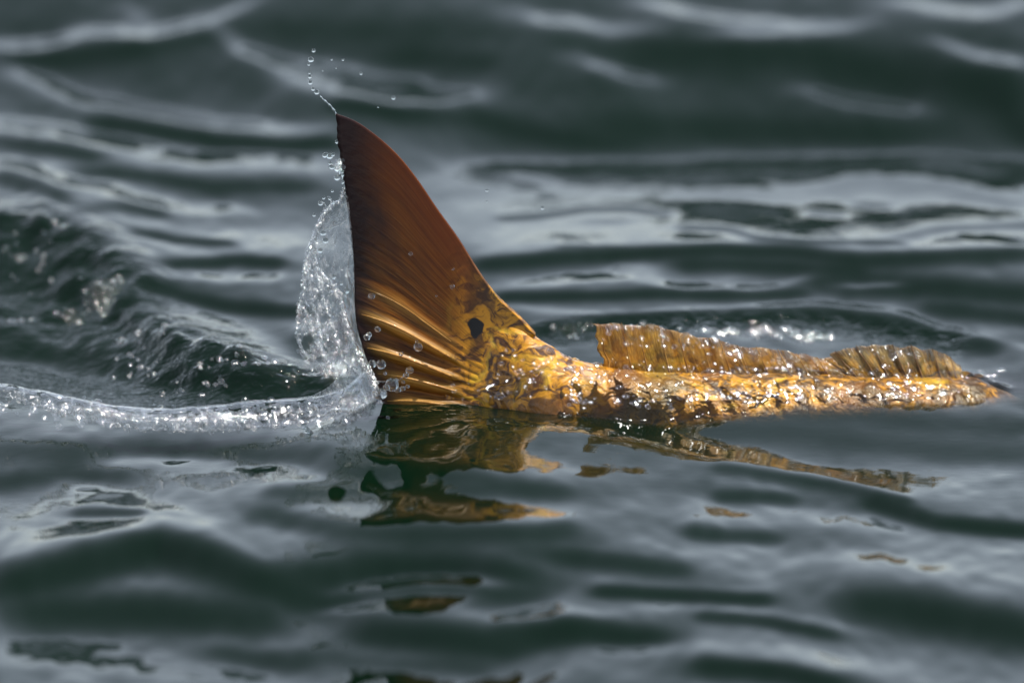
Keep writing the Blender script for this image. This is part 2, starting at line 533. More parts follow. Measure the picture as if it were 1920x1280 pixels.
# slopes of the surface read off the photograph: +1 faces the low sky (bright), -1 faces the lens (dark)
STROKES = [
 # far water
 (-.45, 150, [(0, 60), (960, 110), (1920, 130)]), (-.45, 70, [(900, 240), (1400, 240), (1900, 230)]),
 (-.15, 60, [(0, 330), (300, 330), (640, 340)]),
 (-.85, 24, [(50, 112), (200, 100), (300, 78), (380, 62)]), (-.6, 22, [(480, 50), (650, 55), (900, 55)]),
 (-.9, 42, [(1250, 95), (1500, 95), (1650, 125), (1900, 165)]), (-.8, 26, [(1150, 225), (1400, 235), (1700, 245)]),
 (-.95, 24, [(1870, 150), (1925, 250)]), (-.8, 22, [(900, 110), (760, 100)]),
 (.55, 11, [(-20, 84), (80, 79), (140, 70)]), (.45, 12, [(140, 55), (220, 55), (290, 57), (340, 46), (395, 38)]),
 (.35, 10, [(395, 38), (440, 15), (490, -8)]), (.3, 14, [(230, 10), (270, 36), (290, 54)]),
 (.3, 13, [(395, 44), (450, 88), (520, 114), (600, 130), (680, 132)]), (.2, 30, [(560, 140), (660, 155), (760, 165)]),
 (.65, 15, [(670, 165), (740, 182), (810, 183), (880, 175)]),
 (.15, 16, [(-10, 130), (70, 150), (140, 178), (200, 195)]), (.5, 12, [(200, 196), (300, 212), (400, 230), (500, 240), (600, 247)]),
 (-.85, 15, [(190, 225), (300, 244), (420, 264), (520, 272), (610, 266)]), (-.85, 17, [(640, 197), (760, 212), (900, 216), (1000, 242), (1150, 262)]),
 (.5, 13, [(-10, 226), (60, 236), (130, 246), (200, 262), (260, 280)]), (.3, 18, [(260, 280), (350, 300), (500, 298), (640, 318)]),
 (-.6, 12, [(0, 262), (80, 275), (170, 290)]),
 (.45, 11, [(-10, 300), (60, 315), (110, 345)]), (.45, 15, [(130, 335), (200, 352), (260, 370), (330, 390), (450, 394)]),
 (-.7, 14, [(0, 335), (60, 350), (110, 372)]), (-.55, 12, [(160, 318), (280, 330), (400, 352)]), (-.5, 12, [(420, 350), (560, 350)]),
 (.35, 12, [(950, 18), (1050, 36), (1150, 50), (1230, 48)]), (.65, 10, [(1190, -5), (1280, 16), (1360, 30), (1450, 36), (1570, 46)]),
 (.2, 12, [(1300, 58), (1500, 54), (1650, 35)]), (.55, 11, [(1680, -2), (1780, 18), (1850, 19), (1930, 4)]),
 (.55, 11, [(1750, 72), (1840, 100), (1930, 117)]), (.2, 11, [(1060, 100), (1150, 130), (1240, 149)]),
 (.15, 11, [(1490, 163), (1600, 186), (1750, 206)]),
 # bright flat water behind the tail
 (.36, 34, [(880, 330), (1100, 325), (1300, 325), (1500, 318), (1700, 310), (1930, 340)]),
 (.40, 42, [(880, 400), (1300, 400), (1600, 410), (1930, 400)]), (.40, 26, [(890, 455), (1150, 448), (1500, 440), (1930, 455)]),
 (.0, 7, [(970, 332), (1030, 345)]), (.08, 9, [(1270, 332), (1480, 334)]), (.02, 11, [(1250, 366), (1380, 368), (1500, 380)]),
 (.0, 14, [(1590, 345), (1760, 350)]), (-.15, 6, [(1610, 386), (1660, 389)]), (-.1, 6, [(1525, 401), (1575, 406)]),
 (-.2, 6, [(940, 413), (1010, 409), (1100, 396), (1180, 395), (1250, 404)]), (.05, 8, [(1080, 417), (1200, 417)]),
 (-.2, 7, [(1280, 428), (1370, 431), (1420, 447), (1500, 455), (1600, 455), (1690, 456)]), (-.05, 10, [(1690, 446), (1760, 431), (1930, 424)]),
 (-.1, 6, [(1050, 466), (1230, 470)]), (.0, 14, [(1800, 370), (1900, 385)]),
 (-.75, 15, [(910, 502), (1050, 488), (1200, 481), (1350, 474), (1500, 480), (1600, 496), (1750, 490), (1930, 482)]),
 (-.75, 16, [(1290, 502), (1450, 508), (1600, 515)]), (.15, 14, [(1120, 510), (1250, 515)]),
 (-.85, 24, [(1540, 540), (1700, 545), (1930, 560)]), (-.8, 18, [(1750, 590), (1930, 610)]),
 (.55, 10, [(920, 546), (1080, 527), (1180, 522), (1250, 540), (1340, 556), (1430, 551), (1510, 528)]),
 (-.8, 11, [(950, 567), (1100, 566), (1250, 563), (1400, 572), (1500, 562)]), (.1, 8, [(1560, 545), (1700, 540)]),
 (.5, 8, [(950, 585), (1040, 599), (1150, 601), (1300, 598), (1420, 592), (1520, 584), (1600, 588), (1700, 600), (1740, 624), (1830, 648), (1930, 668)]),
 (-1.0, 17, [(1020, 640), (1150, 622), (1300, 616), (1450, 616), (1560, 612), (1650, 622), (1750, 645), (1850, 672)]),
 # left: wake hump and hollow
 (.3, 40, [(240, 440), (400, 462), (560, 450)]), (-.45, 11, [(150, 398), (230, 388), (300, 402)]), (-.4, 9, [(260, 436), (330, 450), (430, 458)]),
 (-.6, 12, [(330, 500), (440, 488), (520, 495)]), (.35, 10, [(270, 512), (400, 520), (560, 520)]),
 (-1.1, 40, [(-20, 440), (70, 440), (140, 462), (190, 520)]), (-1.1, 42, [(-20, 545), (110, 555), (220, 600), (300, 655), (400, 690), (520, 712)]),
 (-.85, 13, [(260, 536), (350, 562), (450, 578), (570, 588)]), (.55, 30, [(330, 596), (400, 618), (480, 645), (540, 662)]),
 (-.85, 22, [(570, 640), (580, 690), (540, 715)]), (-.75, 18, [(-20, 665), (150, 690), (300, 722), (450, 735), (600, 735)]),
 (.0, 12, [(-10, 688), (100, 706), (250, 735)]), (-.2, 10, [(60, 615), (160, 640), (240, 665)]),
 # near water
 (.12, 300, [(0, 1050), (960, 1050), (1920, 1050)]),
 (-.35, 26, [(-10, 850), (200, 850), (420, 850), (640, 860)]), (-.45, 24, [(0, 905), (100, 895), (220, 890)]),
 (.25, 12, [(180, 868), (300, 868), (420, 880), (560, 890), (700, 910)]), (-.35, 16, [(520, 925), (680, 925)]),
 (.5, 13, [(120, 905), (200, 932), (300, 958), (400, 975)]), (.5, 15, [(50, 1002), (200, 988), (330, 986)]), (-.45, 10, [(150, 962), (260, 960)]),
 (.35, 12, [(330, 990), (450, 1024), (550, 1052), (650, 1066), (900, 1064)]), (-.45, 24, [(500, 965), (650, 1000), (900, 1005), (1050, 1005)]),
 (-.5, 24, [(640, 885), (760, 895), (880, 915)]), (-1.0, 46, [(600, 1085), (700, 1075), (820, 1075), (950, 1095)]), (.5, 15, [(860, 960), (960, 970), (1070, 966)]), (-.3, 18, [(760, 905), (950, 925), (1050, 935)]),
 (-.32, 24, [(1240, 792), (1400, 790), (1520, 792)]), (-.2, 20, [(1520, 800), (1750, 815), (1920, 820)]), (-.16, 26, [(1280, 835), (1500, 840), (1750, 860), (1920, 865)]), (1.0, 13, [(900, 795), (1050, 805), (1180, 832), (1300, 868), (1450, 893), (1600, 917), (1700, 937)]), (.3, 17, [(860, 845), (1000, 890), (1120, 905), (1240, 905)]),
 (-.35, 10, [(1350, 900), (1550, 925), (1700, 948)]),
 (.35, 20, [(1620, 892), (1800, 912), (1930, 900)]), (.4, 15, [(1130, 962), (1320, 960), (1420, 970), (1560, 985), (1680, 1002)]),
 (.35, 16, [(1150, 1003), (1350, 1030), (1500, 1055), (1700, 1060), (1900, 1085)]), (-.4, 12, [(1350, 945), (1480, 950)]),
 (-.75, 14, [(1640, 952), (1760, 985), (1930, 998)]), (-.4, 14, [(1300, 1010), (1450, 1018)]), (-.45, 18, [(980, 1040), (1150, 1060), (1280, 1075)]),
 (-.95, 38, [(40, 1095), (180, 1055), (290, 1025), (390, 1055), (500, 1100), (620, 1130)]), (-.7, 40, [(60, 1150), (300, 1150), (470, 1165)]),
 (.25, 12, [(620, 1110), (760, 1088), (860, 1090), (980, 1102)]), (.25, 9, [(600, 1150), (760, 1135), (900, 1120)]),
 (.55, 12, [(950, 1158), (1060, 1150), (1140, 1148)]), (.35, 8, [(1130, 1140), (1300, 1136), (1420, 1145), (1520, 1166), (1660, 1196)]),
 (-.7, 13, [(1130, 1112), (1300, 1122), (1430, 1130)]), (-.55, 11, [(1320, 1160), (1450, 1170), (1560, 1195)]),
 (-.8, 32, [(700, 1190), (840, 1200), (960, 1218)]), (-.85, 26, [(960, 1195), (1100, 1185), (1220, 1205)]),
 (-.75, 42, [(1640, 1140), (1800, 1165), (1930, 1190)]), (.2, 12, [(1000, 1235), (1200, 1225), (1350, 1215)]),
 (-.85, 20, [(1330, 1255), (1450, 1262), (1560, 1290)]), (.5, 14, [(1390, 1224), (1500, 1224), (1600, 1245), (1760, 1278)]),
 (.4, 22, [(-10, 1228), (100, 1230), (220, 1248), (330, 1262)]), (-.3, 22, [(560, 1235), (720, 1245), (900, 1255)]), (-.5, 20, [(420, 1230), (560, 1250)]),
]
# out of the focal plane the sheens are broad and silky
STROKES = [(v * (0.9 if 0.8 > v > 0.3 else 1), w * (1.25 if v > 0 and w < 20 and (p[0][1] < 300 or p[0][1] > 860) else 1), p) for v, w, p in STROKES]
SLOPE, SLOPE_AWAY = 0.60, 0.38


def seg_dist(px, py, pts):
    best = None
    for (x0, y0), (x1, y1) in zip(pts[:-1], pts[1:]):
        dx, dy = x1 - x0, y1 - y0
        t = np.clip(((px - x0) * dx + (py - y0) * dy) / (dx * dx + dy * dy), 0, 1)
        d2 = ((px - x0 - t * dx) * 0.6) ** 2 + (py - y0 - t * dy) ** 2
        best = d2 if best is None else np.minimum(best, d2)
    return np.sqrt(best)


STEP_X, STEP_Y = 0.0024, 0.0028
FX = np.arange(-0.70, 0.7001, STEP_X)
FY = np.arange(-1.20, 1.60, STEP_Y)


def grf(shape, lo, hi, aniso, seed):
    """random ripples with wavelengths between lo and hi metres, stretched along x"""
    r = np.random.default_rng(seed)
    kx = np.fft.fftfreq(shape[1], STEP_X)[None, :] * aniso
    ky = np.fft.fftfreq(shape[0], STEP_Y)[:, None]
    k = np.sqrt(kx**2 + ky**2) + 1e-9
    amp = np.exp(-(np.log(k * math.sqrt(lo * hi)) / math.log(hi / lo) * 2.0) ** 2)
    f = np.fft.ifft2(np.fft.fft2(r.standard_normal(shape)) * amp).real
    return f / f.std()


def blob(px, py, pts, w):
    return np.exp(-(seg_dist(px, py, pts) / w) ** 2)


WAVES = []
wr = random.Random(8)
for i in range(44):
    lam = 0.10 * (1.16 ** i)
    th = wr.gauss(0, 0.42) + R(90)
    k = 2 * math.pi / lam
    WAVES.append((k * math.cos(th), k * math.sin(th), wr.uniform(0, 6.28), 0.030 / k * wr.uniform(.5, 1.2) * min(1, (2.5 / lam) ** .8), lam))


def open_sea(x, y, spacing):
    h = np.zeros(np.broadcast(x, y).shape)
    for kx, ky, ph, a, lam in WAVES:
        h += a * np.clip(lam / (4 * spacing) - 0.5, 0, 1) * np.sin(kx * x + ky * y + ph)
    return h


def ease(t):
    t = np.clip(t, 0, 1)
    return t * t * (3 - 2 * t)


def build_water(mat):
    nx, ny = len(FX), len(FY)
    X, Y = np.meshgrid(FX, FY)
    ky = 2 * math.pi * np.fft.fftfreq(ny, STEP_Y)[:, None]
    kx = 2 * math.pi * np.fft.fftfreq(nx, STEP_X)[None, :]
    H = np.zeros(X.shape)
    for it in range(5):
        # where each bit of surface shows, then its slope, then the slopes integrated into heights
        PX, PY = to_pixel(X, Y, H)
        s = np.full(X.shape, -0.1)
        for val, w, pts in STROKES:
            ys = [p[1] for p in pts]; xs = [p[0] for p in pts]
            m = (PY > min(ys) - 2.6 * w) & (PY < max(ys) + 2.6 * w) & (PX > min(xs) - 4.5 * w) & (PX < max(xs) + 4.5 * w)
            a = np.exp(-(seg_dist(PX[m], PY[m], pts) / w) ** 2)
            if 0 < val < 0.8 and w < 24:      # sheens thin out toward their ends
                t = (PX[m] - min(xs)) / (max(xs) - min(xs))
                a *= 0.35 + 0.65 * ease(np.minimum(t, 1 - t) / 0.3 + 0.05)
            s[m] += (val - s[m]) * a
        inframe = ease((PX + 850) / 800) * ease((2770 - PX) / 800) * ease((PY + 420) / 400) * ease((1700 - PY) / 400)
        slope = np.where(s > 0, -0.115 * np.tanh(s * SLOPE_AWAY / 0.115) - 0.25 * np.clip(s - 0.7, 0, 1), -s * SLOPE) * inframe
        Hn = np.fft.ifft2(-1j * ky * np.fft.fft2(slope) / (ky**2 + 0.08 * kx**2 + 2.0**2)).real
        H = Hn if it == 0 else 0.4 * H + 0.6 * Hn
    PX, PY = to_pixel(X, Y, H)
    # ripples
    turb = np.clip(blob(PX, PY, [(-60, 450), (60, 450), (130, 480), (200, 540)], 55)
                   + blob(PX, PY, [(-60, 600), (120, 600), (260, 650), (380, 690)], 55)
                   + 0.8 * blob(PX, PY, [(380, 690), (500, 715), (620, 720)], 26), 0, 1)
    wake = np.clip(blob(PX, PY, [(-60, 720), (150, 730), (400, 740), (600, 735)], 30), 0, 1)
    fishw = np.clip(blob(PX, PY, [(1030, 640), (1300, 625), (1560, 625), (1780, 655)], 22), 0, 1)
    front = np.clip(blob(PX, PY, [(760, 775), (1000, 785), (1200, 775)], 16), 0, 1)
    calm = 1 - 0.8 * np.clip(blob(PX, PY, [(1250, 830), (1500, 825), (1800, 850)], 60) + blob(PX, PY, [(330, 600), (500, 650)], 40) + blob(PX, PY, [(920, 390), (1400, 390), (1900, 380)], 95), 0, 1)
    H += 0.00009 * grf(H.shape, 0.03, 0.07, 0.4, 1) * calm
    H += 0.00030 * grf(H.shape, 0.07, 0.16, 0.45, 2) * calm
    H += 0.0012 * grf(H.shape, 0.025, 0.07, 0.8, 3) * turb + 0.0003 * grf(H.shape, 0.012, 0.026, 0.9, 4) * (turb + 0.5 * wake)
    H += 0.0005 * grf(H.shape, 0.014, 0.03, 0.8, 5) * fishw
    H += 0.010 * turb
    H += 0.0085 * blob(PX, PY, [(1080, 760), (1300, 755)], 190) + 0.0065 * blob(PX, PY, [(1560, 745), (1900, 740)], 160)
    PX, PY = to_pixel(X, Y, H)
    # the water is drawn up over the swimming back as a running film
    ZB = back_height(X, Y)
    climb = PX - 3200 * np.clip(ZB, 0, 0.05) + 22 * grf(H.shape, 0.012, 0.03, 1.0, 15)
    film = ZB - 0.0022 + 0.0056 * np.clip((climb - 975) / 150, 0, 1) + 0.0011 * grf(H.shape, 0.014, 0.035, 0.8, 6) + 0.0004 * grf(H.shape, 0.008, 0.014, 0.8, 7)
    film -= 0.05 * np.clip((980 - climb) / 100, 0, 1) ** 2
    film = np.maximum(film, -0.03)
    K = 0.0014
    H = K * np.logaddexp(H / K, film / K)
    back = np.clip((ZB + 0.012) / 0.006, 0, 1)
    clear = np.where(ZB > -0.9, np.exp(-np.clip(H - ZB - 0.002, 0, 1) / 0.010), 0.0)
    g = np.exp(-0.5 * (np.arange(-6, 7) / 2.0) ** 2); g /= g.sum()
    blur = lambda A: np.apply_along_axis(lambda v: np.convolve(v, g, 'same'), 0, np.apply_along_axis(lambda v: np.convolve(v, g, 'same'), 1, A))
    clear = np.clip(1.45 * blur(clear), 0, 0.97)
    back = blur(back)
    edge = np.clip((0.70 - np.abs(X)) / 0.33, 0, 1) * np.clip((Y - FY[0]) / 0.48, 0, 1) * np.clip((FY[-1] - Y) / 0.48, 0, 1)
    edge = edge * edge * (3 - 2 * edge)
    H *= edge
    rip = np.clip(0.6 * turb + 0.4 * wake + 0.8 * fishw + 0.25 * front + 0.42 * back * np.clip((PX - 1060) / 160, 0.15, 1), 0, 1) * edge
    # graded sheet out to the horizon around the fine patch
    def grow(start, step, n, ratio):
        out, p, d = [], start, step
        for _ in range(n):
            d *= ratio; p += d; out.append(p)
        return np.array(out)
    gx = grow(FX[-1], STEP_X, 66, 1.19)
    gy1 = grow(FY[-1], STEP_Y, 74, 1.17)
    gy0 = grow(-FY[0], STEP_Y, 64, 1.17)
    AX = np.r_[-gx[::-1], FX, gx]; AY = np.r_[-gy0[::-1], FY, gy1]
    SX = np.gradient(AX)[None, :]; SY = np.gradient(AY)[:, None]
    GX, GY = np.meshgrid(AX, AY)
    spac = np.maximum(np.broadcast_to(SX, GX.shape), np.broadcast_to(SY, GX.shape))
    Z = np.zeros(GX.shape); RP = np.full(GX.shape, 0.02); CL = np.zeros(GX.shape)
    iy, ix = len(gy0), len(gx)
    sea = open_sea(GX, GY, spac)
    keep = np.ones(GX.shape); keep[iy:iy + ny, ix:ix + nx] = 1 - edge
    # long swells pass under the fine patch too; only its short waves are the ones drawn above
    Z = sea * keep
    Z[iy:iy + ny, ix:ix + nx] += H
    RP[iy:iy + ny, ix:ix + nx] = np.maximum(rip, 0.02)
    CL[iy:iy + ny, ix:ix + nx] = clear * edge
    n0, n1 = GX.shape
    co = np.stack([GX, GY, Z], -1).reshape(-1, 3).astype(np.float32)
    idx = np.arange(n0 * n1, dtype=np.int32).reshape(n0, n1)
    q = np.stack([idx[:-1, :-1], idx[:-1, 1:], idx[1:, 1:], idx[1:, :-1]], -1).reshape(-1)
    nf = (n0 - 1) * (n1 - 1)
    me = bpy.data.meshes.new('water')
    me.vertices.add(n0 * n1); me.vertices.foreach_set('co', co.ravel())
    me.loops.add(nf * 4); me.loops.foreach_set('vertex_index', q)
    me.polygons.add(nf)
    me.polygons.foreach_set('loop_start', np.arange(nf, dtype=np.int32) * 4)
    me.polygons.foreach_set('use_smooth', np.ones(nf, bool))
    at = me.attributes.new('ripple', 'FLOAT', 'POINT'); at.data.foreach_set('value', RP.ravel().astype(np.float32))
    me.attributes.new('clear', 'FLOAT', 'POINT').data.foreach_set('value', CL.ravel().astype(np.float32))
    me.update(calc_edges=True)
    me.materials.append(mat)
    ob = bpy.data.objects.new('water', me)
    COL.objects.link(ob)
    tag(ob, 'dark green rippled sea water with grey sky reflections', None, None, 'structure')
    return Z[iy:iy + ny, ix:ix + nx]


HEIGHT = build_water(mat_sea())


def water_z(x, y):
    i = int(np.clip(round((y - FY[0]) / STEP_Y), 0, len(FY) - 1)); j = int(np.clip(round((x - FX[0]) / STEP_X), 0, len(FX) - 1))
    return float(HEIGHT[i, j])


# ------------------------------------------------------------------ the fish
base = on_plane(1300, 760, fish_y(1300))
fish = empty('redfish', (base.x, base.y, 0))
tag(fish, 'bronze fish with black tail spot, tail fin and back breaking the water', 'fish')

M_BODY = mat_body()
def build_body():
    V = []; nr = 72
    pxs = np.r_[np.linspace(835, 1930, 230), np.linspace(1945, 2615, 50)]
    for px in pxs:
        r, w, d = body_shape(px)
        for k in range(nr):
            a = 2 * math.pi * k / nr
            s, c = math.sin(a), math.cos(a)
            e = 1.0 + 0.3 * max(0, min(1, (1120 - px) / 120))
            y = w * math.copysign(abs(s) ** e, s)
            z = d / 2 * math.copysign(abs(c) ** e, c)
            p = Vector((r.x, r.y + y - LEAN * lean_k(px) * (r.z - max(0, r.z - d / 2 + z)), r.z - d / 2 + z))
            if 860 < px < 1930:
                g = min(1, (px - 860) / 60)
                p += Vector((0, s, c)) * (0.0013 * g * mnoise.noise(p * 60) + 0.0003 * g * mnoise.noise(p * 150 + Vector((3, 1, 7))))
            V.append(p)
    F = grid_faces(len(pxs), nr, 0, True)
    F.append(tuple(range(nr))[::-1]); F.append(tuple((len(pxs) - 1) * nr + k for k in range(nr)))
    return mesh_obj('body', V, F, M_BODY, fish)


body = build_body()


def sheet(name, P, thick, mat, parent, uvs=None):
    """closed thin solid from an nu x nv grid of points; thick(i, j) gives half thickness along Y"""
    nu, nv = len(P), len(P[0])
    V = []
    for s in (-1, 1):
        for i in range(nu):
            for j in range(nv):
                V.append(P[i][j] + Vector((0, s * thick(i / (nu - 1), j / (nv - 1)), 0)))
    F = grid_faces(nu, nv)
    n = nu * nv
    F += [tuple(n + q for q in f[::-1]) for f in grid_faces(nu, nv)]
    bd = [i * nv for i in range(nu)] + [(nu - 1) * nv + j for j in range(1, nv)] + [i * nv + nv - 1 for i in range(nu - 2, -1, -1)] + [j for j in range(nv - 2, 0, -1)]
    for a, b in zip(bd, bd[1:] + bd[:1]):
        F.append((b, a, n + a, n + b))
    ob = mesh_obj(name, V, F, mat, parent)
    me = ob.data
    uvl = me.uv_layers.new(name='UVMap')
    vi = np.zeros(len(me.loops), np.int32); me.loops.foreach_get('vertex_index', vi)
    vi = vi % n
    uv = np.stack([(vi // nv) / (nu - 1), (vi % nv) / (nv - 1)], 1).astype(np.float32)
    uvl.data.foreach_set('uv', uv.ravel())
    return ob




# tail fin: rays run from the root to the trailing edge
LEAD = along([(1004, 626), (970, 590), (935, 558), (900, 512), (860, 448), (820, 392), (780, 333), (745, 290), (700, 250), (662, 225), (630, 213)], 60)
TRAIL = along([(630, 213), (632, 250), (637, 290), (645, 340), (652, 395), (659, 450), (663, 500), (664, 545), (667, 595), (676, 640), (694, 690), (712, 735), (722, 790), (715, 860), (690, 960), (655, 1060)], 80)
ROOT = along([(1004, 626), (985, 640), (965, 660), (950, 690), (942, 720), (940, 760), (940, 800), (950, 860)], 80)
LOWER = along([(950, 860), (850, 930), (760, 1000), (655, 1060)], 60)


def fin_px(u, v):
    r = np.array([np.interp(u, np.linspace(0, 1, 80), ROOT[:, k]) for k in range(2)])
    t = np.array([np.interp(u, np.linspace(0, 1, 80), TRAIL[:, k]) for k in range(2)])
    p = r + (t - r) * v
    # rays bow like the front edge does, less and less further down
    lead = np.array([np.interp(v, np.linspace(0, 1, 60), LEAD[:, k]) for k in range(2)])
    low = np.array([np.interp(v, np.linspace(0, 1, 60), LOWER[:, k]) for k in range(2)])
    p0 = ROOT[0] + (TRAIL[0] - ROOT[0]) * v
    p1 = ROOT[-1] + (TRAIL[-1] - ROOT[-1]) * v
    return p + (lead - p0) * max(0, 1 - u / 0.55) ** 1.3 + (low - p1) * max(0, (u - 0.6) / 0.4) ** 1.3


FOLDS = [(0.43, 1.0), (0.505, 1.1), (0.565, 1.0), (0.63, .9), (0.70, .6), (0.37, .35)]


def fin_point(u, v, lift=0.0):
    px, py = fin_px(u, v)
    f = sum(a * math.exp(-((u - c) / 0.017) ** 2) for c, a in FOLDS) * math.sin(math.pi * min(1, max(0, v - 0.28) / 0.72 * 1.05)) ** 0.7
    y = fish_y(px) - 0.0032 * f + 0.010 * (v ** 2) * math.sin(2.2 * u + 0.4) - 0.016 * max(0, 0.35 - u) * v * v * 3
    y += 0.00028 * math.sin(u * 170) * min(1, v * 3) * min(1, max(0, (u - 0.28) / 0.15))
    p = on_plane(px, py, y + lean(px, py))
    return p + Vector((0, lift, 0))


NU, NV = 190, 70
P = [[fin_point(i / (NU - 1), j / (NV - 1)) for j in range(NV)] for i in range(NU)]
# ragged trailing edge
for i in range(NU):
    d = P[i][-1] - P[i][-6]
    for j in range(NV - 5, NV):
        P[i][j] += d * (0.10 * mnoise.noise(Vector((i * 0.35, 3, 0))) * (j - NV + 6) / 5)
tail = sheet('caudal_fin', P, lambda u, v: 0.0036 * (1 - v) ** 1.5 + 0.00045, mat_caudal(), fish)
sv = np.zeros((2, NU, NV), np.float32)
for i in range(NU):
    u = i / (NU - 1)
    w = sum(a * math.exp(-((u - c) / 0.014) ** 2) for c, a in FOLDS)
    for j in range(NV):
        v = j / (NV - 1)
        sv[:, i, j] = min(1, w * min(1, max(0, v - .22) / .2) * min(1, max(0, (0.99 - v) / 0.25)))
tail.data.attributes.new('stripe', 'FLOAT', 'POINT').data.foreach_set('value', sv.ravel())
M_RAY = mat_ray('pale_fin_ray', (0.42, 0.19, 0.035), (0.78, 0.44, 0.12))
for c, a in FOLDS:
    pts = [fin_point(c + 0.004 * math.sin(v * 7), v, -0.0036 * (1 - v) ** 1.5 - 0.0002) for v in np.linspace(0.36, 0.97, 26)]
    rad = [0.0009 * a * math.sin(math.pi * min(1, 0.12 + 0.88 * t)) ** 0.6 * (1 - 0.45 * t) + 0.0002 for t in np.linspace(0, 1, 26)]
    V, F = tube_data(pts, rad, 8)
    mesh_obj('fin_ray', V, F, M_RAY, tail)

# soft dorsal fin (behind) and spiny dorsal fin (ahead)
SOFT_TOP = [(1112, 607), (1150, 606), (1200, 609), (1250, 616), (1300, 627), (1350, 639), (1400, 650), (1450, 656), (1500, 662), (1550, 672), (1590, 690)]
SOFT_FOOT = [(1136, 704), (1188, 714), (1250, 718), (1312, 720), (1375, 721), (1436, 722), (1488, 722), (1530, 722), (1567, 722), (1600, 722), (1630, 722)]
SPINY_TOP = [(1556, 664), (1590, 655), (1620, 649), (1650, 647), (1680, 649), (1710, 651), (1740, 655), (1770, 664), (1800, 684)]
SPINY_FOOT = [(1612, 725), (1640, 725), (1665, 725), (1692, 725), (1718, 724), (1742, 724), (1766, 723), (1790, 722), (1815, 721)]


def dorsal_fin(name, top, foot, mat, wav, thick, nspine, spine_mat, srad, lean):
    nu, nv = 110, 22
    T = along(top, nu); B = along(foot, nu)

    def pt(u, t, dy=0):
        i = u * (nu - 1)
        k = [np.interp(i, range(nu), B[:, q]) * (1 - t) + np.interp(i, range(nu), T[:, q]) * t for q in (0, 1)]
        y = fish_y(k[0]) + lean * t + 0.4 * wav * t * math.sin(i * 0.42 + 2 * t) + 1.5 * wav * t * mnoise.noise(Vector((i * .12, t * 2, 5)))
        rag = (7 * mnoise.noise(Vector((t * 5, 3, nspine))) + 3 * mnoise.noise(Vector((t * 14, 3, nspine)))) * max(0, 1 - u * 14)
        return on_plane(k[0] + rag, k[1] - 5 * t * mnoise.noise(Vector((u * nspine * 1.7, 2.2, nspine))) + 4 * mnoise.noise(Vector((u * 11, t * 3, nspine))) * t, y + dy)
    f = sheet(name, [[pt(i / (nu - 1), j / (nv - 1)) for j in range(nv)] for i in range(nu)], lambda u, v: thick * (1.15 - v), mat, fish)
    for k in range(nspine):
        u = min(0.98, max(0.02, (k + 0.3 + 0.35 * mnoise.noise(Vector((k * 3.7, 1, 1)))) / nspine))
        pts = [pt(u, t, -thick * (1.1 - t)) for t in np.linspace(0.0, 1.03, 12)]
        V, F = tube_data(pts, [srad * (1 - 0.75 * t) for t in np.linspace(0, 1, 12)], 7)
        mesh_obj('fin_spine', V, F, spine_mat, f)
    return f


dorsal_fin('soft_dorsal_fin', SOFT_TOP, SOFT_FOOT, mat_dorsal('amber_fin_skin', (0.30, 0.12, 0.014), (0.85, 0.52, 0.11), 0.5), 0.0022, 0.0011, 13, mat_ray('brown_fin_ray', (0.30, 0.12, 0.02), (0.55, 0.30, 0.07)), 0.0006, 0.016)
dorsal_fin('spiny_dorsal_fin', SPINY_TOP, SPINY_FOOT, mat_dorsal('olive_fin_skin', (0.34, 0.22, 0.06), (0.82, 0.66, 0.30), 0.5), 0.0026, 0.0009, 7, mat_ray('dusky_fin_spine', (0.16, 0.08, 0.03), (0.34, 0.20, 0.09)), 0.0008, 0.014)

# the parts under water: eyes, pectoral, pelvic and anal fins
def low_fin(name, poly, y):
    n = len(poly) // 2
    A = along(poly[:n], 24); B = along(poly[n:][::-1], 24)
    Pg = [[on_plane(*(A[i] + (B[i] - A[i]) * j / 9), fish_y(A[i][0]) + y) for j in range(10)] for i in range(24)]
    return sheet(name, Pg, lambda u, v: 0.0012 * (1.1 - v), tail.data.materials[0], fish)


low_fin('anal_fin', [(1310, 985), (1390, 1040), (1470, 1090), (1350, 1150), (1300, 1100), (1280, 1040)], 0.0)
for s in (-1, 1):
    low_fin('pelvic_fin', [(1900, 1360), (1960, 1380), (2010, 1400), (1850, 1500), (1820, 1470), (1800, 1430)], s * 0.02)
    low_fin('pectoral_fin', [(2080, 1180), (2090, 1220), (2100, 1260), (1930, 1290), (1920, 1250), (1930, 1210)], s * 0.062)
for s in (-1, 1):
    c = on_plane(2440, 1010, fish_y(2440)) + Vector((0, s * 0.033, 0))
    bm = bmesh.new(); bmesh.ops.create_uvsphere(bm, u_segments=20, v_segments=12, radius=0.011)
    e = mesh_obj('eye', [v.co + c for v in bm.verts], [[v.index for v in f.verts] for f in bm.faces], mat_eye('eye_iris', (0.55, 0.38, 0.08), 0.15), fish)
    bm.free()
    bm = bmesh.new(); bmesh.ops.create_uvsphere(bm, u_segments=16, v_segments=8, radius=0.006)
    mesh_obj('pupil', [v.co + c + Vector((0, s * 0.0065, 0)) for v in bm.verts], [[v.index for v in f.verts] for f in bm.faces], mat_eye('eye_pupil', (0.008, 0.008, 0.01), 0.1), e)
    bm.free()
# ------------------------------------------------------------------ flung water
M_SHEET = mat_splash('flung_water_sheet', 0.025, 75, 0.0042, thin=0.88)
M_FROTH = mat_splash('aerated_water', 0.10, 110, 0.006, 0.04, thin=0.85)
M_RIM = mat_splash('rim_water', 0.6, 220, 0.004, 0.05)  # strong white in the colour stands for the rim's sun glints


